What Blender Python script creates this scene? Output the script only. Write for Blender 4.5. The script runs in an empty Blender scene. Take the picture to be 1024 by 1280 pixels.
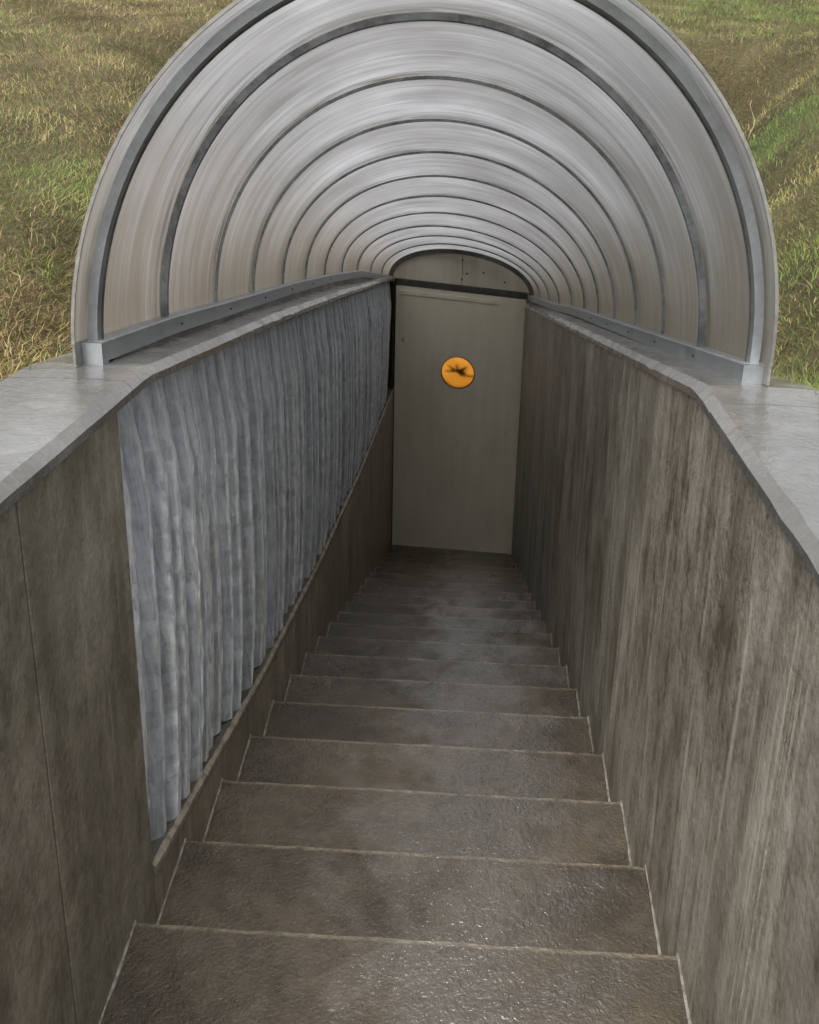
import bpy, math, random
import numpy as np
from mathutils import Matrix, Vector

random.seed(7)
rng = np.random.default_rng(11)
SC = bpy.context.scene
COL = SC.collection

# ------------------------------------------------------------------ camera
cam_d = bpy.data.cameras.new('camera')
cam = bpy.data.objects.new('camera', cam_d)
COL.objects.link(cam)
cam_d.sensor_fit = 'HORIZONTAL'
cam_d.sensor_width = 36.0
cam_d.lens = 1479.6 / 1024 * 36.0
cam_d.shift_y = -(640 - 509.2) / 1024
cam_d.clip_start = 0.05
cam_d.clip_end = 2000
rt = Vector((0.99808221, 0.05871565, 0.01960572))
up = Vector((-0.04007541, 0.37150112, 0.92756718))
fw = Vector((-0.04717916, 0.92657401, -0.37314172))
CAM = Vector((0.0743, -1.6526, 1.7156))
cam.matrix_world = Matrix(((rt.x, up.x, -fw.x, CAM.x), (rt.y, up.y, -fw.y, CAM.y),
                           (rt.z, up.z, -fw.z, CAM.z), (0, 0, 0, 1)))
SC.camera = cam

# ------------------------------------------------------------------ sky, sun, exposure
SUN_EL, SUN_AZ = math.radians(58), math.radians(200)   # azimuth clockwise from +Y
w = bpy.data.worlds.new('World')
SC.world = w
w.use_nodes = True
nt = w.node_tree
bg = nt.nodes['Background']
sky = nt.nodes.new('ShaderNodeTexSky')
sky.sky_type = 'NISHITA'
sky.sun_disc = False
sky.sun_elevation = SUN_EL
sky.sun_rotation = SUN_AZ
sky.air_density = 1.0
sky.dust_density = 6.0
sky.ozone_density = 1.0
hs = nt.nodes.new('ShaderNodeHueSaturation')
hs.inputs['Saturation'].default_value = 0.22
nt.links.new(sky.outputs[0], hs.inputs['Color'])
nt.links.new(hs.outputs[0], bg.inputs['Color'])
bg.inputs['Strength'].default_value = 0.15
sun_d = bpy.data.lights.new('sun', 'SUN')
sun_d.energy = 1.0
sun_d.angle = math.radians(40)
sun_d.color = (1.0, 0.97, 0.92)
sun = bpy.data.objects.new('sun', sun_d)
COL.objects.link(sun)
sd = Vector((math.sin(SUN_AZ) * math.cos(SUN_EL), math.cos(SUN_AZ) * math.cos(SUN_EL), math.sin(SUN_EL)))
sun.rotation_euler = sd.to_track_quat('Z', 'Y').to_euler()
sun.location = (0, 0, 30)
SC.view_settings.view_transform = 'Standard'
SC.view_settings.look = 'None'
SC.view_settings.gamma = 1.0
SC.view_settings.use_curve_mapping = False
SC.view_settings.exposure = 0.68
SC.cycles.max_bounces = 6
SC.cycles.diffuse_bounces = 4
SC.cycles.glossy_bounces = 3
SC.cycles.transmission_bounces = 5
SC.cycles.transparent_max_bounces = 8


# ------------------------------------------------------------------ helpers
def empty(name, loc, label, cat, group=None):
    o = bpy.data.objects.new(name, None)
    o.location = loc
    o.empty_display_size = 0.1
    COL.objects.link(o)
    o['label'] = label
    o['category'] = cat
    if group:
        o['group'] = group
    return o


def wloc(p):
    v = Vector((0, 0, 0))
    while p is not None:
        v += Vector(p.location)
        p = p.parent
    return v


def build(name, verts, faces, mat, parent=None, smooth=False, local=False, me=None):
    """One mesh object. Vertices are world coordinates unless local."""
    if me is None:
        me = bpy.data.meshes.new(name)
        vs = np.asarray(verts, dtype=float)
        if parent is not None and not local:
            vs = vs - np.array(wloc(parent))
        me.from_pydata([tuple(v) for v in vs], [], [tuple(int(i) for i in f) for f in faces])
        me.materials.append(mat)
        me.update()
        if smooth:
            me.polygons.foreach_set('use_smooth', [True] * len(me.polygons))
    o = bpy.data.objects.new(name, me)
    COL.objects.link(o)
    if parent is not None:
        o.parent = parent
    return o


def box(x0, x1, y0, y1, z0, z1, b=0.0):
    """Box with chamfered edges (b) as verts, faces."""
    if b <= 0:
        v = [(x, y, z) for x in (x0, x1) for y in (y0, y1) for z in (z0, z1)]
        f = [(0, 1, 3, 2), (4, 6, 7, 5), (0, 4, 5, 1), (2, 3, 7, 6), (0, 2, 6, 4), (1, 5, 7, 3)]
        return v, f
    import bmesh
    bm = bmesh.new()
    v, f = box(x0, x1, y0, y1, z0, z1)
    bv = [bm.verts.new(p) for p in v]
    for q in f:
        bm.faces.new([bv[i] for i in q])
    bm.normal_update()
    bmesh.ops.bevel(bm, geom=bm.edges[:], offset=b, segments=2, profile=0.6, affect='EDGES')
    bm.verts.index_update()
    vv = [tuple(p.co) for p in bm.verts]
    ff = [[p.index for p in q.verts] for q in bm.faces]
    bm.free()
    return vv, ff


def join(*parts):
    V, F = [], []
    for v, f in parts:
        n = len(V)
        V += list(v)
        F += [tuple(i + n for i in q) for q in f]
    return V, F


def loft(sections, closed=True, caps=True):
    """sections: list of equal-length rings of points."""
    n = len(sections[0])
    V = [p for s in sections for p in s]
    F = []
    for i in range(len(sections) - 1):
        for j in range(n if closed else n - 1):
            a, b = i * n + j, i * n + (j + 1) % n
            F.append((a, b, b + n, a + n))
    if caps and closed:
        F.append(tuple(range(n - 1, -1, -1)))
        F.append(tuple(range((len(sections) - 1) * n, len(sections) * n)))
    return V, F


def cyl(c, axis, r, l, n=16, dome=0.0):
    c = Vector(c)
    a = Vector(axis).normalized()
    q = a.to_track_quat('Z', 'Y').to_matrix()
    prof = [(r * 0.93, -l / 2), (r, -l / 2 + r * 0.07), (r, l / 2 - r * 0.12), (r * 0.88, l / 2), (r * 0.4, l / 2 + dome)]
    secs = [[tuple(c + q @ Vector((rr * math.cos(t * 2 * math.pi / n), rr * math.sin(t * 2 * math.pi / n), z)))
             for t in range(n)] for rr, z in prof]
    return loft(secs)


# ------------------------------------------------------------------ materials
def mat(name):
    m = bpy.data.materials.new(name)
    m.use_nodes = True
    t = m.node_tree
    for n in list(t.nodes):
        if n.type != 'OUTPUT_MATERIAL':
            t.nodes.remove(n)
    return m, t, t.nodes['Material Output']


class NB:
    def __init__(s, t):
        s.t = t

    def n(s, kind, **kw):
        nd = s.t.nodes.new(kind)
        for k, v in kw.items():
            setattr(nd, k, v)
        return nd

    def link(s, a, b):
        s.t.links.new(a, b)

    def pos(s, scale=(1, 1, 1), loc=(0, 0, 0)):
        g = s.n('ShaderNodeNewGeometry')
        m = s.n('ShaderNodeMapping')
        m.inputs['Scale'].default_value = scale
        m.inputs['Location'].default_value = loc
        s.link(g.outputs['Position'], m.inputs['Vector'])
        return m.outputs[0]

    def noise(s, vec, scale, detail=4, rough=0.55, dist=0.0):
        nd = s.n('ShaderNodeTexNoise')
        nd.inputs['Scale'].default_value = scale
        nd.inputs['Detail'].default_value = detail
        nd.inputs['Roughness'].default_value = rough
        nd.inputs['Distortion'].default_value = dist
        s.link(vec, nd.inputs['Vector'])
        return nd.outputs['Fac']

    def ramp(s, fac, stops):
        r = s.n('ShaderNodeValToRGB')
        e = r.color_ramp.elements
        while len(e) < len(stops):
            e.new(0.5)
        for i, (p, c) in enumerate(stops):
            e[i].position = p
            e[i].color = (*c, 1) if not isinstance(c, (int, float)) else (c, c, c, 1)
        s.link(fac, r.inputs['Fac'])
        return r.outputs['Color']

    def mix(s, fac, a, b, mode='MIX'):
        m = s.n('ShaderNodeMix', data_type='RGBA', blend_type=mode)
        for sock, v in ((m.inputs[0], fac), (m.inputs[6], a), (m.inputs[7], b)):
            if isinstance(v, (int, float)):
                sock.default_value = v
            elif isinstance(v, tuple):
                sock.default_value = (*v, 1)
            else:
                s.link(v, sock)
        return m.outputs[2]

    def math(s, op, a, b=0.0):
        m = s.n('ShaderNodeMath', operation=op)
        for sock, v in ((m.inputs[0], a), (m.inputs[1], b)):
            if isinstance(v, (int, float)):
                sock.default_value = v
            else:
                s.link(v, sock)
        return m.outputs[0]

    def bump(s, h, strength, dist=0.01, normal=None):
        b = s.n('ShaderNodeBump')
        b.inputs['Strength'].default_value = strength
        b.inputs['Distance'].default_value = dist
        s.link(h, b.inputs['Height'])
        if normal is not None:
            s.link(normal, b.inputs['Normal'])
        return b.outputs[0]

    def bsdf(s, out, color, rough, normal=None, metallic=0.0, spec=0.5, coat=0.0):
        p = s.n('ShaderNodeBsdfPrincipled')
        for k, v in (('Base Color', color), ('Roughness', rough), ('Metallic', metallic), ('Specular IOR Level', spec),
                     ('Coat Weight', coat)):
            if isinstance(v, tuple):
                p.inputs[k].default_value = (*v, 1)
            elif isinstance(v, (int, float)):
                p.inputs[k].default_value = v
            else:
                s.link(v, p.inputs[k])
        if normal is not None:
            s.link(normal, p.inputs['Normal'])
        if out is not None:
            s.link(p.outputs[0], out.inputs['Surface'])
        return p


def concrete_wall(name, c_dark, c_mid, c_light, streak=1.0, off=0.0):
    m, t, out = mat(name)
    b = NB(t)
    s1 = b.noise(b.pos((1, 6, 0.8), (off, off, 0)), 2.0, 4, 0.65, 0.8)
    s2 = b.noise(b.pos((1, 1, 0.8), (off, 3 + off, 0)), 14, 4, 0.7, 0.2)
    blot = b.noise(b.pos((1, 1, 0.7), (off, 0, 0)), 3.2, 4, 0.65)
    fine = b.noise(b.pos(), 95, 2, 0.7)
    k = b.math('ADD', b.math('MULTIPLY', s1, 0.30 * streak), b.math('MULTIPLY', s2, 0.32))
    k = b.math('ADD', k, b.math('MULTIPLY', blot, 0.68 - 0.30 * streak))
    k = b.math('ADD', k, b.math('MULTIPLY', b.math('SUBTRACT', fine, 0.5), 0.32))
    col = b.ramp(k, [(0.38, c_dark), (0.5, c_mid), (0.64, c_light)])
    # separate water runs: pale lime ones and dark algae ones, each fading out along its length
    mask = b.noise(b.pos((1, 3, 1.6), (0, 2 + off, 5)), 1.6, 3, 0.6)
    runs = b.noise(b.pos((1, 26, 0.8), (0, 7 + off, 0)), 1.6, 3, 0.6, 0.35)
    lite = b.math('MULTIPLY', b.ramp(runs, [(0.53, 0.0), (0.66, 1.0)]), b.ramp(mask, [(0.40, 0.0), (0.62, 1.0)]))
    col = b.mix(b.math('MULTIPLY', lite, 0.85 * streak), col, tuple(x * 1.25 for x in c_light))
    dark = b.math('MULTIPLY', b.ramp(runs, [(0.33, 1.0), (0.45, 0.0)]), b.ramp(mask, [(0.36, 1.0), (0.60, 0.15)]))
    col = b.mix(b.math('MULTIPLY', dark, 0.6 * streak), col, tuple(x * 0.55 for x in c_dark))
    big = b.noise(b.pos((1, 2.2, 0.55), (0, 1 + off, 2)), 1.5, 3, 0.65, 0.8)
    col = b.mix(b.math('MULTIPLY', b.ramp(big, [(0.50, 0.0), (0.66, 1.0)]), 0.5), col, c_dark)
    # pock marks
    pits = b.n('ShaderNodeTexVoronoi')
    pits.inputs['Scale'].default_value = 26
    b.link(b.pos((1, 1, 0.5)), pits.inputs['Vector'])
    pk = b.ramp(pits.outputs['Distance'], [(0.03, 1.0), (0.11, 0.0)])
    pk = b.math('MULTIPLY', pk, b.ramp(b.noise(b.pos(), 5, 2), [(0.5, 0.0), (0.6, 1.0)]))
    col = b.mix(b.math('MULTIPLY', pk, 0.7), col, tuple(x * 0.4 for x in c_dark))
    h = b.math('ADD', b.math('MULTIPLY', s2, 0.8), b.math('MULTIPLY', fine, 0.35))
    nrm = b.bump(h, 0.5, 0.010)
    rough = b.ramp(blot, [(0.35, 0.32), (0.65, 0.7)])
    b.bsdf(out, col, rough, nrm, spec=0.45)
    return m


M = {}
M['wall_right'] = concrete_wall('streaked_concrete', (0.09, 0.077, 0.053), (0.245, 0.222, 0.175), (0.40, 0.37, 0.31), 1.0)
M['wall_low'] = concrete_wall('lightened_concrete', (0.15, 0.128, 0.092), (0.29, 0.25, 0.187), (0.42, 0.37, 0.29), 0.8, 4.1)  # left wall concrete, its colour brightened against the dim light below the ledge
M['wall_left'] = concrete_wall('brown_concrete', (0.115, 0.101, 0.073), (0.215, 0.192, 0.146), (0.33, 0.30, 0.24), 0.45, 2.3)


def wet_concrete(name, c0, c1, r0, r1, bscale, bstr, bdist, coat=0.0, path=False):
    m, t, out = mat(name)
    b = NB(t)
    n1 = b.noise(b.pos(), 3.2, 4, 0.62)
    n2 = b.noise(b.pos(), 22, 3, 0.7)
    n3 = b.noise(b.pos(), bscale, 2, 0.65)
    k = b.math('ADD', b.math('MULTIPLY', n1, 0.6), b.math('MULTIPLY', n2, 0.4))
    col = b.ramp(k, [(0.36, c0), (0.62, c1)])
    v = b.n('ShaderNodeTexVoronoi')
    v.inputs['Scale'].default_value = bscale * 1.3
    b.link(b.pos(), v.inputs['Vector'])
    grit = b.ramp(v.outputs['Distance'], [(0.0, 1.0), (0.55, 0.0)])
    col = b.mix(b.math('MULTIPLY', b.math('MULTIPLY', grit, n3), 0.35), col, tuple(min(1, x * 1.9) for x in c1))
    damp = b.ramp(b.noise(b.pos((1, 1, 1), (9, 2, 1)), 2.4, 4, 0.65, 0.6), [(0.50, 0.0), (0.60, 1.0)])
    col = b.mix(b.math('MULTIPLY', damp, 0.4), col, tuple(x * 0.6 for x in c0))
    wet = b.noise(b.pos((1, 1, 1), (4, 1, 0)), 4.5, 3, 0.62, 0.3)
    wn = b.n('ShaderNodeAttribute', attribute_name='pale_edge')
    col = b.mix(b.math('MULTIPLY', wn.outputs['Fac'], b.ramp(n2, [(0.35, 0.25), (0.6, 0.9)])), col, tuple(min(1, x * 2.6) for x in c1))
    rough = b.ramp(wet, [(0.40, r0), (0.62, r1)])
    h = b.math('ADD', b.math('MULTIPLY', n3, 1.0), b.math('MULTIPLY', n2, 1.2))
    nrm = b.bump(h, bstr, bdist)
    cw = coat
    if path:
        # thin film of water along the trodden line of the steps
        sp = b.n('ShaderNodeSeparateXYZ')
        b.link(b.pos(), sp.inputs[0])
        off = b.math('ADD', sp.outputs[0], b.math('MULTIPLY', b.math('SUBTRACT', b.noise(b.pos(), 6.0, 4, 0.68), 0.5), 0.9))
        dpath = b.math('ABSOLUTE', b.math('SUBTRACT', off, 0.15))
        cw = b.ramp(dpath, [(0.05, 1.0), (0.32, 0.10)])
    elif coat:
        cw = b.ramp(b.noise(b.pos((1, 1, 1), (1, 5, 0)), 5.5, 4, 0.65, 0.5), [(0.36, 0.1), (0.52, 1.0)])
        col = b.mix(b.math('MULTIPLY', cw, 0.45), col, tuple(x * 0.8 for x in c0))
    p = b.bsdf(out, col, rough, nrm, spec=0.5, coat=cw)
    p.inputs['Coat Roughness'].default_value = 0.05 if path else 0.10
    p.inputs['Coat IOR'].default_value = 2.5 if path else 2.1
    if coat:
        b.link(b.bump(b.noise(b.pos(), 75, 3, 0.65), 0.8 if path else 0.2, 0.008), p.inputs['Coat Normal'])
    return m


M['step'] = wet_concrete('wet_step_concrete', (0.046, 0.037, 0.024), (0.108, 0.088, 0.061), 0.2, 0.5, 120, 0.75, 0.006, 1.0, True)
M['coping'] = wet_concrete('wet_coping_concrete', (0.125, 0.118, 0.104), (0.275, 0.266, 0.248), 0.16, 0.5, 70, 0.3, 0.004, 0.8)
M['ledge'] = wet_concrete('ledge_concrete', (0.09, 0.08, 0.06), (0.17, 0.152, 0.12), 0.4, 0.7, 60, 0.5, 0.006)

m, t, out = mat('lime_seal')
b = NB(t)
col = b.ramp(b.noise(b.pos((1, 1, 1)), 40, 4, 0.7), [(0.35, (0.10, 0.092, 0.072)), (0.6, (0.32, 0.30, 0.25))])
b.bsdf(out, col, 0.6)
M['seal'] = m

m, t, out = mat('dark_core')
b = NB(t)
col = b.ramp(b.noise(b.pos(), 8, 4), [(0.4, (0.035, 0.032, 0.026)), (0.6, (0.06, 0.055, 0.045))])
b.bsdf(out, col, 0.8)
M['core'] = m

# grey relief cladding
m, t, out = mat('grey_relief_concrete')
b = NB(t)
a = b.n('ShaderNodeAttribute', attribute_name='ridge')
n1 = b.noise(b.pos((1, 46, 1.4)), 2.4, 4, 0.68, 0.3)
n2 = b.noise(b.pos(), 34, 3, 0.72)
n3 = b.noise(b.pos((1, 1, 0.6)), 5, 3, 0.6)
k = b.math('ADD', b.math('MULTIPLY', n1, 0.55), b.math('ADD', b.math('MULTIPLY', n2, 0.27), b.math('MULTIPLY', n3, 0.18)))
col = b.ramp(k, [(0.36, (0.19, 0.206, 0.225)), (0.5, (0.34, 0.365, 0.39)), (0.66, (0.50, 0.527, 0.555))])
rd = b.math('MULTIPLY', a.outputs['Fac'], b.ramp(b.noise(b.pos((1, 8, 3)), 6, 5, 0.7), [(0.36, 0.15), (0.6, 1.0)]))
col = b.mix(b.math('MULTIPLY', rd, 0.95), col, (0.76, 0.775, 0.785))  # ridge tops lightened: lit edges put into the colour, along with lime
pits = b.ramp(b.noise(b.pos(), 60, 3, 0.5), [(0.27, 1.0), (0.33, 0.0)])
col = b.mix(b.math('MULTIPLY', pits, 0.4), col, (0.07, 0.075, 0.08))
h = b.math('ADD', b.math('MULTIPLY', n2, 0.8), b.math('MULTIPLY', n1, 0.6))
b.bsdf(out, col, b.ramp(n3, [(0.35, 0.32), (0.65, 0.62)]), b.bump(h, 0.5, 0.008), spec=0.45)
M['relief'] = m

# weathered translucent sheet; uv: u along the axis (m), v along the arc (m), w: distance to the rib (m)
def sheet_mat():
    m, t, out = mat('weathered_translucent_sheet')
    b = NB(t)
    uv = b.n('ShaderNodeUVMap', uv_map='arc')
    mp = b.n('ShaderNodeMapping')
    mp.inputs['Scale'].default_value = (22, 1.5, 1)
    b.link(uv.outputs[0], mp.inputs['Vector'])
    mp2 = b.n('ShaderNodeMapping')
    mp2.inputs['Scale'].default_value = (90, 2.2, 1)
    b.link(uv.outputs[0], mp2.inputs['Vector'])
    s1 = b.noise(mp.outputs[0], 1.0, 4, 0.65, 0.25)
    s2 = b.noise(mp2.outputs[0], 1.0, 3, 0.6, 0.1)
    cl = b.noise(b.pos(), 2.3, 3, 0.6)
    k = b.math('ADD', b.math('MULTIPLY', s1, 0.36), b.math('ADD', b.math('MULTIPLY', s2, 0.24), b.math('MULTIPLY', cl, 0.40)))
    col = b.ramp(k, [(0.36, (0.25, 0.245, 0.245)), (0.5, (0.435, 0.437, 0.45)), (0.63, (0.66, 0.668, 0.70))])
    lowd = b.n('ShaderNodeAttribute', attribute_name='low')
    col = b.mix(b.math('MULTIPLY', lowd.outputs['Fac'], b.ramp(s1, [(0.35, 1.0), (0.65, 0.55)])), col, (0.36, 0.30, 0.225))  # brown low tint: ground light coming through, put into the colour with dirt
    # dirt and mildew gathered along the ribs
    rib = b.n('ShaderNodeAttribute', attribute_name='rib')
    edge = b.ramp(b.math('MULTIPLY', rib.outputs['Fac'], 1.0), [(0.02, 1.0), (0.16, 0.0)])
    mp3 = b.n('ShaderNodeMapping')
    mp3.inputs['Scale'].default_value = (30, 3.0, 1)
    b.link(uv.outputs[0], mp3.inputs['Vector'])
    dn = b.ramp(b.noise(mp3.outputs[0], 1.2, 5, 0.7, 0.5), [(0.44, 0.0), (0.56, 1.0)])
    dirt = b.math('MULTIPLY', edge, dn)
    col = b.mix(b.math('MULTIPLY', dirt, 0.75), col, (0.12, 0.115, 0.095))
    nrm = b.bump(b.math('ADD', s2, b.math('MULTIPLY', s1, 0.6)), 0.35, 0.006)
    tr = b.n('ShaderNodeBsdfTranslucent')
    b.link(col, tr.inputs['Color'])
    b.link(nrm, tr.inputs['Normal'])
    df = b.n('ShaderNodeBsdfDiffuse')
    b.link(b.mix(0.5, col, (0.5, 0.5, 0.5), 'MULTIPLY'), df.inputs['Color'])
    b.link(nrm, df.inputs['Normal'])
    gl = b.n('ShaderNodeBsdfGlossy')
    gl.inputs['Roughness'].default_value = 0.32
    gl.inputs['Color'].default_value = (0.9, 0.9, 0.92, 1)
    b.link(nrm, gl.inputs['Normal'])
    mx = b.n('ShaderNodeMixShader')
    mx.inputs[0].default_value = 0.25
    b.link(tr.outputs[0], mx.inputs[1])
    b.link(df.outputs[0], mx.inputs[2])
    lw = b.n('ShaderNodeLayerWeight')
    lw.inputs['Blend'].default_value = 0.25
    mg = b.n('ShaderNodeMixShader')
    b.link(b.math('ADD', b.math('MULTIPLY', lw.outputs['Facing'], 0.35), 0.03), mg.inputs[0])
    b.link(mx.outputs[0], mg.inputs[1])
    b.link(gl.outputs[0], mg.inputs[2])
    tp = b.n('ShaderNodeBsdfTransparent')
    tp.inputs['Color'].default_value = (0.9, 0.9, 0.9, 1)
    mt = b.n('ShaderNodeMixShader')
    mt.inputs[0].default_value = 0.08
    b.link(mg.outputs[0], mt.inputs[1])
    b.link(tp.outputs[0], mt.inputs[2])
    b.link(mt.outputs[0], out.inputs['Surface'])
    return m


M['sheet'] = sheet_mat()


def metal(name, c0, c1, r0, r1, metallic=0.75):
    m, t, out = mat(name)
    b = NB(t)
    n1 = b.noise(b.pos(), 9, 5, 0.65)
    n2 = b.noise(b.pos(), 70, 3, 0.6)
    k = b.math('ADD', b.math('MULTIPLY', n1, 0.7), b.math('MULTIPLY', n2, 0.3))
    col = b.ramp(k, [(0.38, c0), (0.6, c1)])
    b.bsdf(out, col, b.ramp(n1, [(0.35, r0), (0.65, r1)]), b.bump(n2, 0.15, 0.002), metallic=metallic)
    return m


M['metal'] = metal('weathered_zinc', (0.33, 0.355, 0.37), (0.44, 0.47, 0.49), 0.34, 0.5)
M['rib'] = metal('weathered_rib_metal', (0.14, 0.146, 0.15), (0.32, 0.338, 0.35), 0.3, 0.5, 0.5)
M['dark_metal'] = metal('dark_metal', (0.05, 0.048, 0.042), (0.12, 0.115, 0.10), 0.4, 0.6, 0.4)
M['edge'] = metal('sheet_edge', (0.16, 0.155, 0.14), (0.30, 0.295, 0.27), 0.3, 0.5, 0.0)


def paint(name, c0, c1):
    m, t, out = mat(name)
    b = NB(t)
    n1 = b.noise(b.pos((1, 1, 0.45)), 3.0, 6, 0.6)
    n2 = b.noise(b.pos((7, 1, 0.5)), 2.0, 5, 0.6)
    col = b.ramp(b.math('ADD', b.math('MULTIPLY', n1, 0.6), b.math('MULTIPLY', n2, 0.4)), [(0.38, c0), (0.6, c1)])
    sp = b.ramp(b.noise(b.pos((1, 1, 0.7)), 16, 3, 0.55), [(0.73, 0.0), (0.78, 1.0)])
    col = b.mix(b.math('MULTIPLY', sp, 0.8), col, (0.05, 0.045, 0.035))
    b.bsdf(out, col, b.ramp(n1, [(0.4, 0.35), (0.6, 0.55)]), b.bump(n1, 0.2, 0.01))
    return m


M['door'] = paint('beige_door_paint', (0.60, 0.56, 0.445), (0.70, 0.66, 0.54))
M['transom'] = paint('pale_panel_paint', (0.44, 0.40, 0.32), (0.60, 0.56, 0.46))
M['jamb'] = paint('brown_frame_paint', (0.10, 0.088, 0.065), (0.17, 0.15, 0.115))

m, t, out = mat('amber_backlit')
b = NB(t)
em = b.n('ShaderNodeEmission')
b.link(b.ramp(b.noise(b.pos((1, 1, 2)), 5, 3), [(0.35, (0.60, 0.28, 0.048)), (0.65, (0.86, 0.45, 0.105))]), em.inputs['Color'])
em.inputs['Strength'].default_value = 0.62
b.link(em.outputs[0], out.inputs['Surface'])
M['amber'] = m
m, t, out = mat('amber_glass')
b = NB(t)
tp = b.n('ShaderNodeBsdfRefraction')
tp.inputs['IOR'].default_value = 1.5
tp.inputs['Roughness'].default_value = 0.50
tp.inputs['Color'].default_value = (1.0, 0.9, 0.7, 1)
gl = b.n('ShaderNodeBsdfGlossy')
gl.inputs['Roughness'].default_value = 0.08
fr = b.n('ShaderNodeFresnel')
mx = b.n('ShaderNodeMixShader')
b.link(fr.outputs[0], mx.inputs[0])
b.link(tp.outputs[0], mx.inputs[1])
b.link(gl.outputs[0], mx.inputs[2])
b.link(mx.outputs[0], out.inputs['Surface'])
M['glass'] = m
m, t, out = mat('dark_leaf')
b = NB(t)
b.bsdf(out, b.ramp(b.noise(b.pos(), 30), [(0.4, (0.02, 0.014, 0.006)), (0.6, (0.05, 0.035, 0.012))]), 0.7)
M['leaf'] = m
M['rim'] = metal('bronze_rim', (0.30, 0.16, 0.04), (0.42, 0.23, 0.06), 0.3, 0.5, 0.6)

m, t, out = mat('soil')
b = NB(t)
n1 = b.noise(b.pos(), 1.3, 6, 0.6)
n2 = b.noise(b.pos(), 38, 5, 0.7)
col = b.ramp(b.math('ADD', b.math('MULTIPLY', n1, 0.5), b.math('MULTIPLY', n2, 0.5)),
             [(0.36, (0.045, 0.034, 0.018)), (0.5, (0.10, 0.085, 0.04)), (0.64, (0.17, 0.145, 0.075))])
b.bsdf(out, col, 0.9, b.bump(n2, 0.8, 0.03), spec=0.2)
M['soil'] = m

m, t, out = mat('grass_blades')
b = NB(t)
a = b.n('ShaderNodeAttribute', attribute_name='blade')
p = b.bsdf(None, a.outputs['Color'], 0.55, spec=0.3)
tr = b.n('ShaderNodeBsdfTranslucent')
b.link(a.outputs['Color'], tr.inputs['Color'])
mx = b.n('ShaderNodeMixShader')
mx.inputs[0].default_value = 0.25
b.link(p.outputs[0], mx.inputs[1])
b.link(tr.outputs[0], mx.inputs[2])
b.link(mx.outputs[0], out.inputs['Surface'])
M['grass'] = m

# ------------------------------------------------------------------ profiles measured along the stair (y away from the viewer)
HW = 0.5


def interp(pts):
    ys = np.array([p[0] for p in pts])
    zs = np.array([p[1] for p in pts])
    return lambda y: np.interp(y, ys, zs)


topL = interp([(-4, 1.11), (-0.4, 1.070), (0.30, 0.984), (1.76, 0.635), (3.53, 0.192), (7.65, -0.87)])
topR = interp([(-4, 1.07), (-0.4, 1.046), (0.39, 0.964), (5.86, -0.559), (7.65, -1.06)])
ledge = interp([(-0.2, 0.10), (0.14, 0.008), (0.64, -0.142), (1.33, -0.355), (2.62, -0.70), (4.33, -1.09), (6.72, -1.57), (7.5, -1.72)])
railL = interp([(0.2, 1.048), (0.363, 1.012), (0.858, 0.902), (1.389, 0.774), (1.90, 0.652), (2.514, 0.506), (3.71, 0.210), (5.115, -0.150), (7.0, -0.705), (7.4, -0.82)])
railR = interp([(0.2, 1.053), (0.469, 0.979), (2.066, 0.539), (3.721, 0.085), (5.021, -0.284), (7.0, -0.815), (7.4, -0.92)])
ridge = interp([(0.2, 1.722), (0.42, 1.670), (0.906, 1.546), (5.07, 0.118), (7.4, -0.64)])

# ------------------------------------------------------------------ ground
PLAT = 0.955
Y_END, Y_START = 7.5, -3.9


def ground_z(x, y):
    ax = np.abs(x)
    zc = np.where(x < 0, topL(y), topR(y)) - 0.02
    yy = np.clip(y, -50, Y_END)
    zc = np.where(x < 0, topL(yy), topR(yy)) - 0.02
    zc = np.minimum(zc, PLAT + 0.01 * 0 + 0.02)
    dep = np.maximum(0, PLAT - zc)
    dx = np.maximum(0, ax - 0.72)
    dy = np.maximum(0, y - Y_END - 0.1)
    d = np.sqrt(dx ** 2 + dy ** 2)
    k = np.clip(d / (0.12 + 1.0 * dep), 0, 1)
    k = k * k * (3 - 2 * k)
    bumps = 0.012 * np.sin(x * 2.1 + 0.7 * y) + 0.01 * np.sin(y * 3.3 - x) + 0.02 * np.sin(x * .45) * np.sin(y * .37 + 1)
    bumps = bumps * np.clip(d / 0.6, 0, 1)
    return zc * (1 - k) + PLAT * k + bumps


gx = np.concatenate([-np.geomspace(300, 3.2, 26), -np.linspace(3.0, 0.715, 26), [0.0], np.linspace(0.715, 3.0, 26), np.geomspace(3.2, 300, 26)])
gy = np.concatenate([-np.geomspace(300, 4.4, 18), np.linspace(Y_START, Y_END, 64), np.linspace(7.7, 12, 22), np.geomspace(12.5, 400, 26)])
GX, GY = np.meshgrid(gx, gy)
GZ = ground_z(GX, GY)
V = np.stack([GX.ravel(), GY.ravel(), GZ.ravel()], 1)
nx = len(gx)
F = []
for j in range(len(gy) - 1):
    for i in range(nx - 1):
        if abs((gx[i] + gx[i + 1]) / 2) < 0.72 and Y_START - 0.01 < (gy[j] + gy[j + 1]) / 2 < Y_END + 0.01:
            continue
        F.append((j * nx + i, j * nx + i + 1, (j + 1) * nx + i + 1, (j + 1) * nx + i))
g = build('ground', V, F, M['soil'], smooth=True)
g['kind'] = 'structure'

# ------------------------------------------------------------------ staircase
stair = empty('staircase', (0, 0, 0), 'wet brown concrete steps descending between the two walls to the door', 'staircase')
sy, sz = [0.0], [0.0]
for i in range(1, 19):
    sy.append(sy[-1] + 0.366)
    sz.append(sz[-1] - min(0.130 + 0.0042 * i, 0.166))


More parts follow.
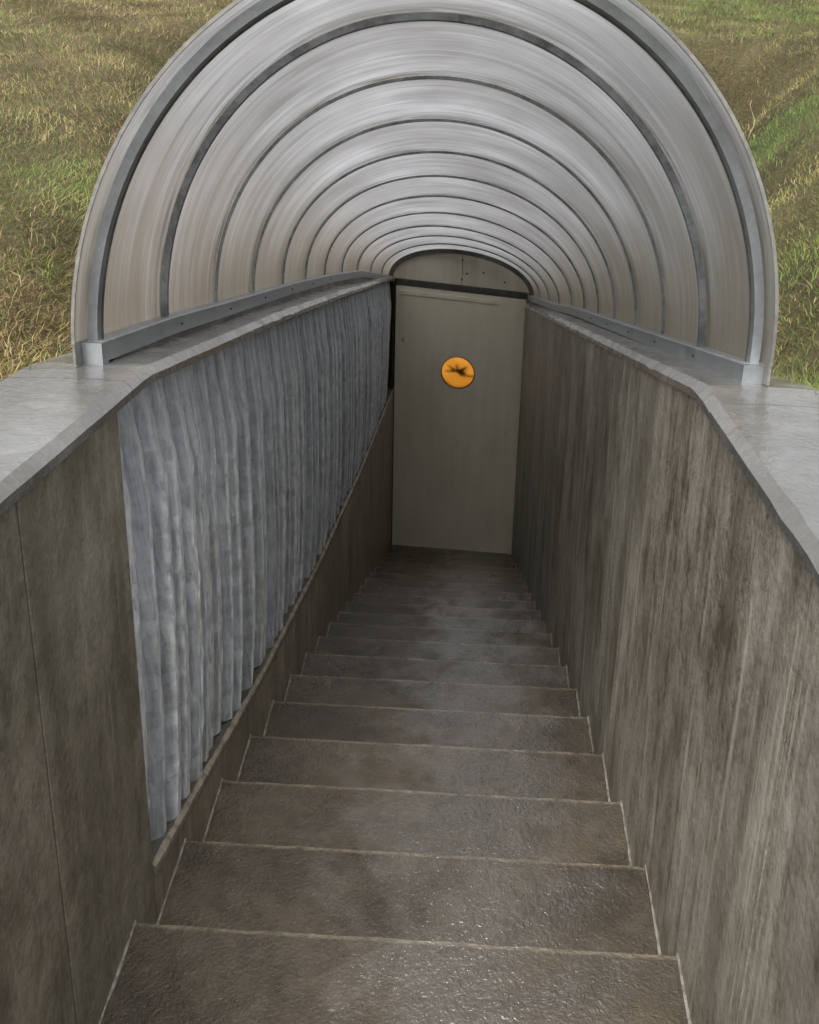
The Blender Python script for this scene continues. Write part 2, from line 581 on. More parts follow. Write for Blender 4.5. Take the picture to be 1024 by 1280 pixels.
def step_mesh(y0, y1, z, drop, seed):
    r = random.Random(seed)
    xs = np.linspace(-0.4958, 0.4958, 25)
    secs = []
    for k, x in enumerate(xs):
        j = r.uniform(-0.0012, 0.0012)
        j2 = r.uniform(-0.0008, 0.0008)
        rr = 0.007 + r.uniform(-0.002, 0.003)
        ring = [(x, y0, z - drop), (x, y0, z + j2 * 0.3), (x, y1 - 0.016, z + j2 * 0.8), (x, y1 - rr * 1.2, z + j2)]
        for a in (0.25, 0.5, 0.75):
            ring.append((x, y1 - rr + rr * math.sin(a * math.pi / 2) + j, z - rr + rr * math.cos(a * math.pi / 2)))
        ring += [(x, y1 + j, z - rr * 1.5), (x, y1 - 0.012, z - drop)]
        secs.append(ring)
    return loft(secs)


for i in range(len(sy)):
    y1 = sy[i]
    y0 = (sy[i - 1] - 0.02) if i > 0 else -0.39
    zn = sz[i + 1] if i + 1 < len(sz) else sz[i] - 0.17
    v, f = step_mesh(y0, y1, sz[i], sz[i] - zn + 0.06, i)
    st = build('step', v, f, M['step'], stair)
    at = st.data.attributes.new('pale_edge', 'FLOAT', 'POINT')
    at.data.foreach_set('value', [0, 0, 0, 0.7, 1, 1, 1, 0.6, 0] * 25)  # pale nosing line: wet-edge highlight put into the colour, with some wear
    for s in (-1, 1):
        r = random.Random(i * 7 + s)
        secs = []
        for k in range(9):
            yy = y0 + (y1 - y0) * k / 8
            wv = 0.0040 + r.uniform(-0.0015, 0.0015)
            hh = 0.003 + r.uniform(-0.001, 0.001)
            secs.append([(s * 0.4999, yy, sz[i] - 0.004), (s * 0.4999, yy, sz[i] + hh), (s * (0.4999 - wv), yy, sz[i] + 0.0006),
                         (s * (0.4999 - wv), yy, sz[i] - 0.004)])
        v, f = loft(secs)
        build('joint_seal', v, f, M['seal'], st)
zl = sz[-1] - 0.166
build('landing', *box(-0.5, 0.5, sy[-1] - 0.02, 7.45, zl - 0.2, zl, 0.006), M['step'], stair)
ztop = 0.13
build('landing', *box(-0.4985, 0.4985, -2.75, -0.366, ztop - 0.25, ztop, 0.006), M['step'], stair)
zz = ztop
for i in range(5):
    zz += 0.165
    build('step', *box(-0.4985, 0.4985, -2.75 - 0.3 * (i + 1), -2.752 - 0.3 * i, zz - 0.6, zz, 0.006), M['step'], stair)


# ------------------------------------------------------------------ side walls
def strip_panel(side, y0, y1, zb, zt, x_in, x_out, mat_, parent, name='wall_panel', n=None, chamf=0.0012, seed=0):
    """Wall panel between y0 and y1; zb/zt are functions of y; a weathered chamfer runs along its vertical edges."""
    r = random.Random(seed)
    n = n or max(4, int((y1 - y0) / 0.12))
    secs = []
    ys = [y0, y0 + chamf] + list(np.linspace(y0 + chamf, y1 - chamf, n + 1))[1:-1] + [y1 - chamf, y1]
    for k, y in enumerate(ys):
        xi = x_in + (chamf if k in (0, len(ys) - 1) else r.uniform(-0.0006, 0.0006))
        a, c = float(zb(y)), float(zt(y))
        secs.append([(side * xi, y, a), (side * xi, y, c), (side * x_out, y, c), (side * x_out, y, a)])
    v, f = loft(secs)
    return build(name, v, f, mat_, parent)


def coping(side, y0, y1, top, parent, seed):
    r = random.Random(seed)
    n = max(6, int((y1 - y0) / 0.06))
    secs = []
    ch = 0.015
    for k in range(n + 1):
        y = y0 + (y1 - y0) * k / n
        z = float(top(y))
        j = lambda q: r.uniform(-q, q) * 0.35
        c = ch + j(0.001) + (0.003 if r.random() < 0.05 else 0)
        dz = j(0.0012)
        secs.append([(side * 0.62, y, z - 0.062), (side * 0.4925, y, z - 0.030), (side * (0.4925 + j(0.001)), y, z - c + j(0.0008)),
                     (side * (0.4925 + c + j(0.001)), y, z + dz * 0.5), (side * 0.58, y, z + 0.001 + j(0.0008)),
                     (side * 0.66, y, z + j(0.001)), (side * 0.712, y, z - 0.003), (side * 0.722, y, z - 0.012 + j(0.002)),
                     (side * 0.722, y, z - 0.09), (side * 0.62, y, z - 0.09)])
    v, f = loft(secs)
    return build('coping_slab', v, f, M['coping'], parent)


low = interp([(-4, -0.6), (0, -0.6), (7.5, -3.9)])
wr = empty('retaining_wall', (0.6, 0, -0.5), 'right concrete side wall, solid from coping to steps, streaked with dark stains', 'wall')
build('wall_core', *loft([[(0.512, y, low(y) - .1), (0.512, y, topR(y) - 0.064), (0.70, y, topR(y) - 0.064), (0.70, y, low(y) - .1)]
                          for y in (-3.9, -0.4, 0.0, 0.22, 0.4, 5.86, 7.6)]), M['core'], wr)
jR = [-3.9, -2.6, -1.4, -0.378, 1.03, 2.45, 3.9, 5.4, 7.55]
for k in range(len(jR) - 1):
    strip_panel(1, jR[k] + 0.0018, jR[k + 1] - 0.0018, low, lambda y: topR(y) - 0.0335, 0.5, 0.513, M['wall_right'], wr, seed=k)
for k, (a, c) in enumerate(zip([-3.9, -1.3, 0.255, 2.5, 5.0], [-1.303, 0.252, 2.497, 4.997, 7.6])):
    coping(1, a, c, topR, wr, 40 + k)

wl = empty('retaining_wall', (-0.6, 0, -0.5), 'left concrete side wall with a sloping ledge, grey ridged cladding set into it', 'wall')
build('wall_core', *loft([[(-0.512, y, low(y) - .1), (-0.70, y, low(y) - .1), (-0.70, y, topL(y) - 0.064), (-0.512, y, topL(y) - 0.064)]
                          for y in (-3.9, -0.4, -0.05, 0.126)]), M['core'], wl)
build('wall_core', *loft([[(-0.512, y, low(y) - .1), (-0.64, y, low(y) - .1), (-0.64, y, ledge(y) - 0.11), (-0.512, y, ledge(y) - 0.07)]
                          for y in np.linspace(0.127, 7.55, 30)]), M['core'], wl)
build('back_wall', *loft([[(-0.642, y, low(y) - .1), (-0.70, y, low(y) - .1), (-0.70, y, topL(y) - 0.064), (-0.642, y, topL(y) - 0.064)]
                          for y in np.linspace(0.127, 7.55, 40)]), M['core'], wl)
jL = [-3.9, -2.7, -1.5, -0.31, 0.132]
for k in range(len(jL) - 1):
    strip_panel(-1, jL[k] + 0.003, jL[k + 1] - 0.003, low, lambda y: topL(y) - 0.0335, 0.5, 0.513, M['wall_left'], wl, seed=10 + k)
build('wall_end', *box(-0.70, -0.501, 0.1275, 0.1325, -0.6, 0.94), M['wall_left'], wl)
jB = [0.1355, 1.9, 3.7, 5.5, 7.5]
for k in range(len(jB) - 1):
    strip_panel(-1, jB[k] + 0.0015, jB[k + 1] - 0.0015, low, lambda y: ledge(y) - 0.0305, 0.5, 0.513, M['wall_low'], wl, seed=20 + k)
# sloping ledge capping the low wall
for k in range(len(jB) - 1):
    r = random.Random(60 + k)
    secs = []
    n = int((jB[k + 1] - jB[k]) / 0.04)
    for i in range(n + 1):
        y = jB[k] + 0.001 + (jB[k + 1] - jB[k] - 0.002) * i / n
        z = float(ledge(y))
        c = 0.008 + r.uniform(-0.002, 0.003)
        secs.append([(-0.641, y, z - 0.10), (-0.4965, y, z - 0.03), (-0.4965 + r.uniform(-.001, .001), y, z - c), (-0.4965 - c, y, z + r.uniform(-.001, .001)),
                     (-0.512, y, z - 0.006), (-0.55, y, z - 0.016), (-0.641, y, z - 0.035)])
    lc = build('ledge_cap', *loft(secs), M['ledge'], wl)
    at = lc.data.attributes.new('pale_edge', 'FLOAT', 'POINT')
    at.data.foreach_set('value', [0, 0.1, 0.8, 0.8, 0.05, 0, 0] * (n + 1))  # paler along the front edge of the ledge
for k, (a, c) in enumerate(zip([-3.9, -1.3, 0.205, 2.5, 5.0], [-1.303, 0.202, 2.497, 4.997, 7.6])):
    coping(-1, a, c, topL, wl, 50 + k)

# ------------------------------------------------------------------ grey ridged cladding (slats)
rel = empty('ridged_cladding', (-0.56, 3.4, -0.9), 'grey rough cladding of draped vertical ridges above the ledge of the left wall', 'cladding')
PITCH = 0.0915
NS = 76
NZ, NU = 40, 19


def wob(y, s, ph):
    return (0.020 * math.sin(5.3 * s + 1.7 * y + ph) + 0.012 * math.sin(11.0 * s - 2.3 * y + 2 * ph))


for k in range(NS):
    r = random.Random(200 + k)
    y0 = 0.125 + k * PITCH
    ph = 0.25 * k + r.uniform(-0.25, 0.25)
    wid = PITCH * r.uniform(1.02, 1.15)
    amp = r.choice([0.034, 0.042, 0.048]) + r.uniform(-0.003, 0.003)
    rid = r.uniform(-0.06, 0.08)
    top = r.uniform(0.08, 0.16)
    sub = r.uniform(0.0015, 0.004)
    sf = r.uniform(6, 11)
    zb = float(ledge(y0 - 0.02)) - 0.014 + r.uniform(0.006, 0.02)
    vs, ridge_val = [], []
    n3 = [r.uniform(-1, 1) for _ in range(NZ + 1)]
    n4 = [r.uniform(-1, 1) for _ in range((NZ + 1) * NU)]
    for a in range(NZ + 1):
        s = a / NZ
        zt = float(topL(y0)) - 0.050 - 0.02 * max(0, 1 - (y0 - 0.12) / 0.35)
        z = zt + (zb - zt) * s
        yc = y0 + 0.012 * (1 - s) - 0.03 * s ** 2 + 0.28 * wob(y0 * 0.8, s, ph * 0.35) + 0.0045 * (n3[a] + n3[a - 1]) * 0.7
        ramp = min(1, 0.45 + 2.6 * s)
        fade = min(1, max(0, (y0 - 0.05) / 0.5))
        far = 1 - 0.25 * max(0, (y0 - 5.6) / 1.2)
        bulge = (0.026 + 0.014 * fade) * (1 - 0.85 * max(0.0, (s - 0.4) / 0.6) ** 2) * far
        if y0 > 6.2:
            bulge -= 0.05 * ((y0 - 6.2) / 0.8) ** 2 * s
        for u in range(NU):
            q = u / (NU - 1) - 0.5
            e_ = (q - rid) / (0.5 + rid) if q < rid else (q - rid) / (0.5 - rid)
            d = 1.0 if abs(q - rid) < top else (1 - (rid - top - q) / (rid - top + 0.5) if q < rid else 1 - (q - rid - top) / (0.5 - rid - top))
            d2 = amp * ramp * d + sub * (1 - abs(math.sin(sf * q + 1.2 * s + ph))) * ramp + 0.0011 * n4[a * NU + u]
            vs.append((-0.592 + bulge + d2 + 0.028 * s ** 2, yc + q * wid, z))
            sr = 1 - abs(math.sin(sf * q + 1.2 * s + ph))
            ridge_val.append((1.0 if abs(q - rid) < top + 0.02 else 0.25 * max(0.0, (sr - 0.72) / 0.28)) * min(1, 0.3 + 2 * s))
    n = NU
    fs = [(a * n + u, a * n + u + 1, (a + 1) * n + u + 1, (a + 1) * n + u) for a in range(NZ) for u in range(NU - 1)]
    # back face and bottom so each slat is a solid piece
    off = len(vs)
    for a in (0, NZ):
        for u in (0, NU - 1):
            p = vs[a * n + u]
            vs.append((-0.622, p[1], p[2]))
            ridge_val.append(0)
    fs.append(tuple(NZ * n + u for u in range(NU - 1, -1, -1)) + (off + 2, off + 3))
    fs.append(tuple(u for u in range(NU)) + (off + 1, off))
    fs.append(tuple(a * n for a in range(NZ + 1)) + (off + 2, off))
    fs.append(tuple(a * n + n - 1 for a in range(NZ, -1, -1)) + (off + 1, off + 3))
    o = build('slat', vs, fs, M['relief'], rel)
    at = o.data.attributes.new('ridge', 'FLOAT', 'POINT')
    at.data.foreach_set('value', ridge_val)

# ------------------------------------------------------------------ barrel canopy
can = empty('barrel_canopy', (0, 3.6, 0.2), 'translucent barrel vault canopy on metal ribs over the stairs', 'canopy')
AXF = interp([(0, 0.6), (4.2, 0.6), (5.6, 0.565), (7.0, 0.525), (7.4, 0.52)])
skew = interp([(0.3, 0.05), (2.0, 0.055), (3.1, 0.02), (3.7, 0.0), (4.4, -0.03), (5.0, -0.05), (7.0, -0.11)])


def vault(th, y, off=0.0):
    """th 0 = right spring, pi = left spring; off = metres outwards."""
    off -= 0.011
    k_ = float(skew(y))
    zl_, zr_, zt = float(railL(y - k_)), float(railR(y + k_)), float(ridge(y))
    c, s = math.cos(th), math.sin(th)
    AX = float(AXF(y))
    lean = 0.026 * s * max(0.0, 1 - max(0.0, y - 0.3) / 0.6)
    h = zt - (zl_ + zr_) / 2
    zb_ = (zl_ + zr_) / 2 + (zr_ - zl_) / 2 * c
    nx_, nz_ = c / AX, s / h
    ln = math.hypot(nx_, nz_)
    return (AX * c + lean + off * nx_ / ln, y + float(skew(y)) * c, zb_ + h * s + off * nz_ / ln)


RIBS = [0.415, 0.906, 1.447, 1.984, 2.547, 3.103, 3.717, 4.37, 5.03, 5.70, 6.36]
NT = 72
TH = [math.pi * i / NT for i in range(NT + 1)]


def rib_mesh(y, wy, d0, d1):
    secs = []
    for th in TH:
        secs.append([vault(th, y - wy / 2, d0), vault(th, y - wy / 2, d1), vault(th, y + wy / 2, d1), vault(th, y + wy / 2, d0)])
    # set the cross-section upright in one plane
    return loft(secs)


for k, y in enumerate(RIBS):
    if k == 0:
        ro = build('rib', *rib_mesh(y, 0.024, 0.009, 0.026), M['metal'], can)
        build('inner_flange', *rib_mesh(y + 0.0142, 0.0035, 0.006, 0.026), M['dark_metal'], ro)
    else:
        dd = 0.015 if k == 1 else 0.008
        ro = build('rib', *rib_mesh(y, 0.014 if k == 1 else 0.006, 0.026 - dd, 0.026), M['rib'], can)
        build('gasket', *rib_mesh(y + (0.0115 if k == 1 else 0.0058), 0.0035, 0.022, 0.0268), M['dark_metal'], ro)
build('end_arch', *rib_mesh(6.95, 0.05, -0.002, 0.03), M['dark_metal'], can)


def sheet(y0, y1, name, ribs_at, ny=10):
    me = bpy.data.meshes.new(name)
    vs, uvs, rib, lowv = [], [], [], []
    ys = np.linspace(y0, y1, ny + 1)
    for j, y in enumerate(ys):
        arc = 0.0
        prev = None
        for ti, th in enumerate([0.0] + TH + [math.pi]):
            sag = 0.004 * math.sin(math.pi * j / ny)
            p = vault(th, y, 0.029 + sag)
            if ti in (0, NT + 2):
                p = (p[0], p[1], p[2] - 0.03)
            if prev is not None:
                arc += math.dist(prev, p)
            prev = p
            vs.append(p)
            uvs.append((y, arc))
            rib.append(min(abs(y - q) for q in ribs_at) / 0.5)
            lowv.append(max(0.0, 1 - math.sin(th) / 0.75))
    n = NT + 3
    fs = [(j * n + i, (j + 1) * n + i, (j + 1) * n + i + 1, j * n + i + 1) for j in range(ny) for i in range(NT + 2)]
    o = build(name, vs, fs, M['sheet'], can, smooth=True)
    ul = o.data.uv_layers.new(name='arc')
    li = np.empty(len(o.data.loops), dtype=np.int32)
    o.data.loops.foreach_get('vertex_index', li)
    ul.data.foreach_set('uv', np.array(uvs)[li].ravel())
    at = o.data.attributes.new('rib', 'FLOAT', 'POINT')
    at.data.foreach_set('value', rib)
    at = o.data.attributes.new('low', 'FLOAT', 'POINT')
    at.data.foreach_set('value', lowv)
    return o


EDGES = [0.255] + RIBS[1:] + [7.12]
sheet(0.335, 0.415, 'overhang_sheet', [0.44], 4)
ends = RIBS + [7.10]
for k in range(len(ends) - 1):
    sheet(ends[k] + 0.0015, ends[k + 1] - 0.0015, 'canopy_sheet', [ends[k], ends[k + 1]])
build('sheet_edge', *rib_mesh(0.332, 0.005, 0.026, 0.032), M['edge'], can)
# sheet ends reaching down past the rails to the coping beside the front rib
for s, rl, tp in ((-1, railL, topL), (1, railR, topR)):
    v, f = loft([[(s * 0.6165, y, float(tp(y)) + 0.002), (s * 0.6205, y, float(tp(y)) + 0.002), (s * 0.6205, y, float(rl(y)) + 0.002), (s * 0.6165, y, float(rl(y)) + 0.002)]
                 for y in (0.332 + s * 0.05, 0.37 + s * 0.05, 0.415 + s * 0.05)])
    build('overhang_skirt', v, f, M['edge'], can)
# base rails
for s, rl, tp in ((-1, railL, topL), (1, railR, topR)):
    fy = 0.385 + s * 0.05
    ys = np.linspace(fy + 0.01, 7.1, 60)
    secs = []
    for y in ys:
        zt = float(rl(y)) + 0.001
        ax = float(AXF(y))
        zb_ = zt - 0.040
        secs.append([(s * (ax - 0.016), y, zb_), (s * (ax - 0.016), y, zt - 0.003), (s * (ax - 0.013), y, zt), (s * (ax + 0.016), y, zt), (s * (ax + 0.016), y, zb_)])
    rail = build('base_rail', *loft(secs), M['metal'], can)
    secs = []
    for y in np.linspace(fy + 0.075, 7.1, 50):
        zt = float(rl(y)) - 0.0395
        ax = float(AXF(y))
        zc_ = min(float(tp(y)) - 0.004, zt - 0.002)
        secs.append([(s * (ax - 0.010), y, zc_), (s * (ax - 0.010), y, zt), (s * (ax + 0.021), y, zt), (s * (ax + 0.021), y, zc_)])
    build('rail_sill', *loft(secs), M['ledge'], rail)
    # front foot with a sloping web down to the coping
    zt = float(rl(fy)) + 0.004
    zf = float(tp(fy)) - 0.006
    v, f = loft([[(s * x, fy - 0.02, zf), (s * x, fy - 0.02, zt), (s * x, fy + 0.014, zt - 0.008), (s * x, fy + 0.014, zf), ]
                 for x in (0.579, 0.582, 0.613, 0.616)])
    ft = build('rail_foot', v, f, M['metal'], rail)
    v, f = loft([[(s * x, fy + 0.0145, zf + 0.001), (s * x, fy + 0.0145, zt - 0.046), (s * x, fy + 0.07, float(rl(fy + 0.07)) - 0.0405), (s * x, fy + 0.04, zf + 0.001)]
                 for x in (0.586, 0.589, 0.610, 0.613)])
    build('foot_web', v, f, M['metal'], rail)
    for y in RIBS[1:7]:
        v, f = cyl((s * 0.583, y, float(rl(y)) - 0.020), (-s, 0, 0), 0.0035, 0.004, 8, 0.001)
        build('rivet', v, f, M['dark_metal'], rail)

# ------------------------------------------------------------------ door at the foot of the stairs
door = empty('door', (0, 7.0, -3.1), 'beige metal door with a round amber window at the foot of the stairs', 'door')
door.rotation_euler = (0, 0, -0.07)
DL, DR, DB, DT = -0.492, 0.500, -3.10, -0.815
PC, PR = (0.004, -1.462), 0.130


def ring_leaf(y0, y1, inset, n=64):
    """Rectangle with a round hole, front at y0, back at y1 (door-local)."""
    out_, inn = [], []
    for i in range(n):
        a = 2 * math.pi * i / n
        c, s = math.cos(a), math.sin(a)
        inn.append((PC[0] + PR * c, PC[1] + PR * s))
        tx = ((DR - inset - PC[0]) / c) if c > 1e-9 else ((DL + inset - PC[0]) / c if c < -1e-9 else 1e9)
        tz = ((DT - inset - PC[1]) / s) if s > 1e-9 else ((DB - PC[1]) / s if s < -1e-9 else 1e9)
        t_ = min(tx, tz)
        out_.append([PC[0] + t_ * c, PC[1] + t_ * s])
    for cx, cz in ((DL + inset, DB), (DR - inset, DB), (DL + inset, DT - inset), (DR - inset, DT - inset)):
        i = min(range(n), key=lambda q: (out_[q][0] - cx) ** 2 + (out_[q][1] - cz) ** 2)
        out_[i] = [cx, cz]
    V = [(x, y0, z + 3.1) for x, z in out_] + [(x, y0, z + 3.1) for x, z in inn] + [(x, y1, z + 3.1) for x, z in out_] + [(x, y1, z + 3.1) for x, z in inn]
    F = []
    for i in range(n):
        j = (i + 1) % n
        F += [(i, j, n + j, n + i), (2 * n + i, 3 * n + i, 3 * n + j, 2 * n + j), (i, 2 * n + i, 2 * n + j, j), (n + i, n + j, 3 * n + j, 3 * n + i)]
    return V, F


leaf = build('door_leaf', *ring_leaf(0.0, 0.045, 0.0), M['door'], door, local=True)
L3 = lambda v, f: ([(x, y, z + 3.1) for x, y, z in v], f)
build('edge_strip', *L3(*box(DL + 0.002, DL + 0.034, -0.005, -0.0005, DB + 0.01, DT - 0.03, 0.002)), M['door'], leaf, local=True)
build('edge_strip', *L3(*box(DR - 0.03, DR - 0.002, -0.005, -0.0005, DB + 0.01, DT - 0.03, 0.002)), M['door'], leaf, local=True)
build('drip_strip', *L3(*box(DL + 0.035, DR - 0.20, -0.007, -0.0005, DT - 0.062, DT - 0.03, 0.002)), M['door'], leaf, local=True)


def annulus(r0, r1, y0, y1, n=48):
    secs = []
    for i in range(n + 1):
        a = 2 * math.pi * i / n
        c, s = math.cos(a), math.sin(a)
        secs.append([(PC[0] + r0 * c, y0, PC[1] + 3.1 + r0 * s), (PC[0] + r1 * c, y0 + .002, PC[1] + 3.1 + r1 * s), (PC[0] + r1 * c, y1, PC[1] + 3.1 + r1 * s),
                     (PC[0] + r0 * c, y1, PC[1] + 3.1 + r0 * s)])
    return loft(secs, caps=False)


def disc(r, y, n=48, thick=0.0):
    V = [(PC[0] + r * math.cos(2 * math.pi * i / n), y, PC[1] + 3.1 + r * math.sin(2 * math.pi * i / n)) for i in range(n)]
    if thick:
        V += [(x, y + thick, z) for x, y, z in V]
        F = [tuple(range(n)), tuple(range(2 * n - 1, n - 1, -1))] + [(i, n + i, n + (i + 1) % n, (i + 1) % n) for i in range(n)]
        return V, F
    return V, [tuple(range(n))]


win = build('round_window', *annulus(PR - 0.004, PR + 0.004, -0.003, 0.02), M['rim'], door, local=True)
build('window_pane', *disc(PR - 0.0045, 0.006, thick=0.004), M['glass'], win, local=True)
build('lit_panel', *disc(PR + 0.02, 0.085, thick=0.01), M['amber'], win, local=True)
# dark leafy silhouette standing inside behind the pane
r = random.Random(5)
V, F = [], []
for k in range(16):
    a = math.radians(r.uniform(-15, 195))
    l = r.uniform(0.04, 0.10) * (0.5 + 0.5 * abs(math.cos(a)))
    bx, bz = PC[0] - 0.01 + r.uniform(-0.02, 0.02), PC[1] - 0.012 + r.uniform(-0.008, 0.008)
    dx, dz = math.cos(a), math.sin(a)
    px, pz = -dz, dx
    wd = r.uniform(0.006, 0.011)
    yv = 0.055 + r.uniform(-0.008, 0.008)
    n = len(V)
    for (t_, ww) in ((0, 0.3), (0.35, 1), (0.7, 0.7), (1, 0)):
        for sgn in (-1, 1):
            V.append((bx + dx * l * t_ + px * wd * ww * sgn, yv + 0.004 * t_, bz + 3.1 + dz * l * t_ + pz * wd * ww * sgn))
    F += [(n, n + 1, n + 3, n + 2), (n + 2, n + 3, n + 5, n + 4), (n + 4, n + 5, n + 7, n + 6)]
build('leafy_silhouette', V, F, M['leaf'], win, local=True)
build('window_bar', *box(PC[0] + 0.01, PC[0] + 0.145, 0.06, 0.066, PC[1] + 3.1 - 0.048, PC[1] + 3.1 - 0.034, 0.002), M['leaf'], win, local=True)

# frame, head and arched panel above
build('door_jamb', *L3(*box(-0.52, DL - 0.014, 0.03, 0.12, DB - .05, DT + 0.30, 0.003)), M['dark_metal'], door, local=True)
build('door_jamb', *L3(*box(DR + 0.003, 0.53, -0.03, 0.07, DB - .05, DT + 0.05, 0.003)), M['jamb'], door, local=True)
build('door_head', *L3(*box(-0.49, 0.505, 0.005, 0.09, DT + 0.004, DT + 0.052, 0.003)), M['dark_metal'], door, local=True)
V, F = [], []
n = 40
for yy in (0.012, 0.03):
    for i in range(n + 1):
        q = vault(math.pi * i / n, 6.99, 0.012)
        V.append((q[0], yy, max(q[2], DT + 0.055) + 3.1))
    V.append((-0.53, yy, DT + 0.0545 + 3.1))
n += 1
m_ = n + 1
F = [tuple(range(m_)), tuple(range(2 * m_ - 1, m_ - 1, -1))] + [(i, m_ + i, m_ + i + 1, i + 1) for i in range(n)] + [(n, 2 * m_ - 1, m_, 0)]
tran = build('arched_panel', V, F, M['transom'], door, local=True)
for (x, z) in ((0.008, -0.565), (0.045, -0.665), (0.33, -0.70), (0.17, -0.645), (0.008, -0.715)):
    v, f = cyl((x, 0.009, z + 3.1), (0, -1, 0), 0.007, 0.006, 10, 0.002)
    build('bolt', v, f, M['dark_metal'], tran, local=True)
build('seam', *L3(*box(0.0065, 0.0095, 0.0095, 0.0118, DT + 0.056, -0.50)), M['jamb'], tran, local=True)
for o in [door] + list(door.children_recursive):
    if o.type == 'MESH':                       # the head sits out of level, as in the photo
        for vtx in o.data.vertices:
            vtx.co.z -= 0.06 * vtx.co.x * min(1.0, max(0.0, vtx.co.z / 2.28))
ew = empty('end_wall', (0, 7.3, -3.2), 'dark concrete end wall closing the stairwell behind the door', 'wall')
build('wall_slab', *box(-0.72, 0.72, 7.22, 7.45, -3.4, -0.42, 0.01), M['core'], ew)

# ------------------------------------------------------------------ grass
def patches(x, y):
    """0 straw .. 1 green"""
    n = (np.sin(x * 1.3 + 0.4 * y) + np.sin(y * 0.9 - 1.7 * x + 1.3) + np.sin(2.7 * x + 2.1 * y + 0.5) + np.sin(0.5 * y + 2.2 * x)) / 4
    v = 0.36 + 0.26 * n + 0.10 * np.sign(x)
    for px, py, sx_, sy_, a in ((1.62, 5.3, 0.35, 1.1, 1.2), (-1.3, 2.1, 0.5, 0.55, 0.6), (-0.98, 1.15, 0.15, 0.16, 0.3), (3.6, 13, 1.2, 3.5, 0.7),
                                (1.05, 1.75, 0.12, 0.25, 0.35), (-2.9, 9.5, 1.0, 2, -0.3), (-0.86, 0.7, 0.12, 0.22, -0.2), (2.2, 7.6, .5, 1.3, -.3)):
        v = v + a * np.exp(-((x - px) / sx_) ** 2 - ((y - py) / sy_) ** 2)
    return v


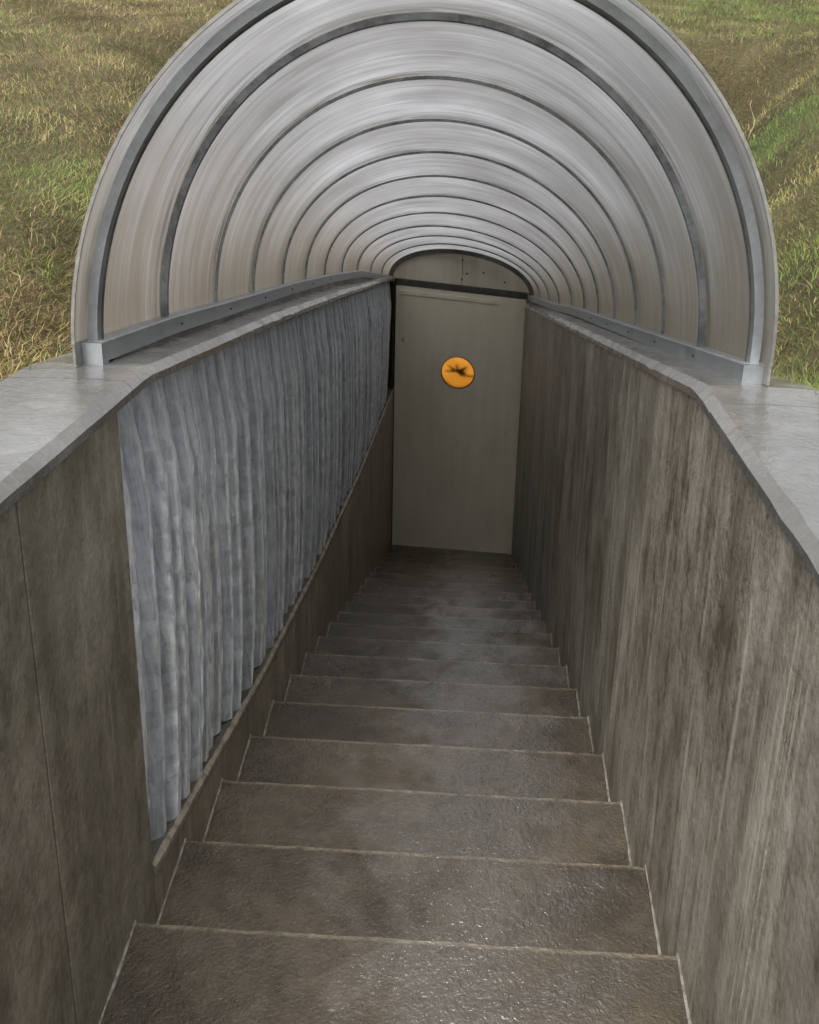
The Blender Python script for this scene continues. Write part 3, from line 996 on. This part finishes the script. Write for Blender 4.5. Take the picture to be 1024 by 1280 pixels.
def grass(n, r0, r1, lo, hi, wid, name, label, pw=0.0):
    u = rng.random(n)
    rr = r0 * (r1 / r0) ** u                     # even in the picture
    az = np.radians(rng.uniform(-44, 44, n))
    x = CAM.x + rr * np.sin(az)
    y = CAM.y + rr * np.cos(az)
    ok = ~((np.abs(x) < 0.700) & (y < Y_END + 0.05))
    # keep only what the photo's side of the vault can show
    x, y, rr = x[ok], y[ok], rr[ok]
    n = len(x)
    z = ground_z(x, y)
    sc = np.maximum(1, rr / 4.5) ** 0.75
    L = rng.uniform(lo, hi, n) * sc
    W = wid * rng.uniform(0.6, 1.3, n) * sc
    a = rng.uniform(0, 2 * np.pi, n)
    # clumped lean
    a = np.where(rng.random(n) < 0.5, a, 1.2 + 2.0 * np.sin(3 * x + 1.7 * y) + rng.normal(0, 0.6, n))
    tilt = np.clip(rng.normal(1.05, 0.36, n), 0.1, 1.52)
    g_ = patches(x, y)
    green = rng.random(n) < np.clip(g_ + 0.05, 0.03, 0.95)
    tilt = np.where(green, tilt * 0.8, tilt)
    dx, dy = np.cos(a), np.sin(a)
    px, py = -dy, dx
    hx = np.sin(tilt)
    hz = np.cos(tilt)
    curl = rng.uniform(0.1, 0.55, n)
    P = np.zeros((n, 5, 3))
    for i, (t_, w_) in enumerate(((0.0, 0.8), (0.55, 1.0))):
        cx = x + dx * hx * L * t_
        cy = y + dy * hx * L * t_
        cz = z - 0.004 + hz * L * t_
        P[:, 2 * i] = np.stack([cx - px * W * w_ / 2, cy - py * W * w_ / 2, cz], 1)
        P[:, 2 * i + 1] = np.stack([cx + px * W * w_ / 2, cy + py * W * w_ / 2, cz], 1)
    e = hx + curl
    bend = rng.normal(0, 0.25, n) * L
    P[:, 4] = np.stack([x + dx * L * (hx * 0.55 + e * 0.42) + px * bend, y + dy * L * (hx * 0.55 + e * 0.42) + py * bend,
                        z + np.maximum(0.004, L * (hz * 0.55 + (hz - curl) * 0.42))], 1)
    straw = np.array([[0.33, 0.255, 0.12], [0.24, 0.175, 0.08], [0.36, 0.285, 0.145], [0.13, 0.09, 0.045], [0.26, 0.215, 0.075]])
    grn = np.array([[0.105, 0.165, 0.035], [0.15, 0.20, 0.045], [0.075, 0.125, 0.03], [0.20, 0.22, 0.055]])
    c = np.where(green[:, None], grn[rng.integers(0, 4, n)], straw[rng.integers(0, 5, n)])
    lush = np.exp(-((x - 1.62) / 0.32) ** 2 - ((y - 5.3) / 1.0) ** 2)[:, None]
    c = c * (1 - 0.75 * lush) + 0.75 * lush * np.array([0.07, 0.20, 0.03])
    mott = 1 + 0.28 * np.sin(5.1 * x + 2.2 * y) * np.sin(3.7 * y - 2.9 * x) + 0.15 * np.sin(11 * x - 6 * y)
    c = c * rng.uniform(0.85, 1.5, (n, 1)) * mott[:, None]
    me = bpy.data.meshes.new(name)
    me.vertices.add(n * 5)
    me.vertices.foreach_set('co', P.astype(np.float32).ravel())
    base = (np.arange(n) * 5)[:, None]
    q = base + np.array([0, 1, 3, 2])
    tr_ = base + np.array([2, 3, 4])
    me.loops.add(n * 7)
    me.loops.foreach_set('vertex_index', np.concatenate([q.ravel(), tr_.ravel()]).astype(np.int32))
    me.polygons.add(n * 2)
    ls = np.concatenate([np.arange(n) * 4, n * 4 + np.arange(n) * 3])
    me.polygons.foreach_set('loop_start', ls.astype(np.int32))
    me.materials.append(M['grass'])
    me.update(calc_edges=True)
    at = me.attributes.new('blade', 'FLOAT_COLOR', 'POINT')
    cc = np.ones((n, 5, 4), dtype=np.float32)
    cc[:, :, :3] = c[:, None, :]
    cc[:, :2, :3] *= 0.9
    at.data.foreach_set('color', cc.ravel())
    o = bpy.data.objects.new(name, me)
    COL.objects.link(o)
    o['kind'] = 'stuff'
    o['label'] = label
    o['category'] = 'grass'
    return o


grass(560000, 1.9, 38, 0.014, 0.048, 0.0019, 'grass', 'matted straw and green grass around the stairwell')

# one long dry stalk standing by the canopy on the right
st = empty('dry_stalk', (1.2, 3.4, 0.95), 'curled pale dry grass stalk beside the right edge of the canopy', 'stalk')
pts = [(0, 0, 0), (0.012, 0.0, 0.06), (0.03, 0.0, 0.12), (0.03, 0.0, 0.18), (0.005, 0.0, 0.24), (-0.012, 0.0, 0.29), (-0.006, 0.0, 0.33)]
secs = []
for k, p in enumerate(pts):
    rr = 0.0042 - 0.0004 * k
    secs.append([(p[0] * 0.6 + rr * 0.7 * math.cos(a), p[1] + rr * 0.7 * math.sin(a), p[2] * 0.5 - 0.015) for a in (0, 1.57, 3.14, 4.71)])
v, f = loft(secs)
m, t, out = mat('dry_straw')
b = NB(t)
b.bsdf(out, b.ramp(b.noise(b.pos(), 40), [(0.4, (0.34, 0.27, 0.14)), (0.6, (0.5, 0.42, 0.25))]), 0.6)
build('stem', v, f, m, st, smooth=True, local=True)
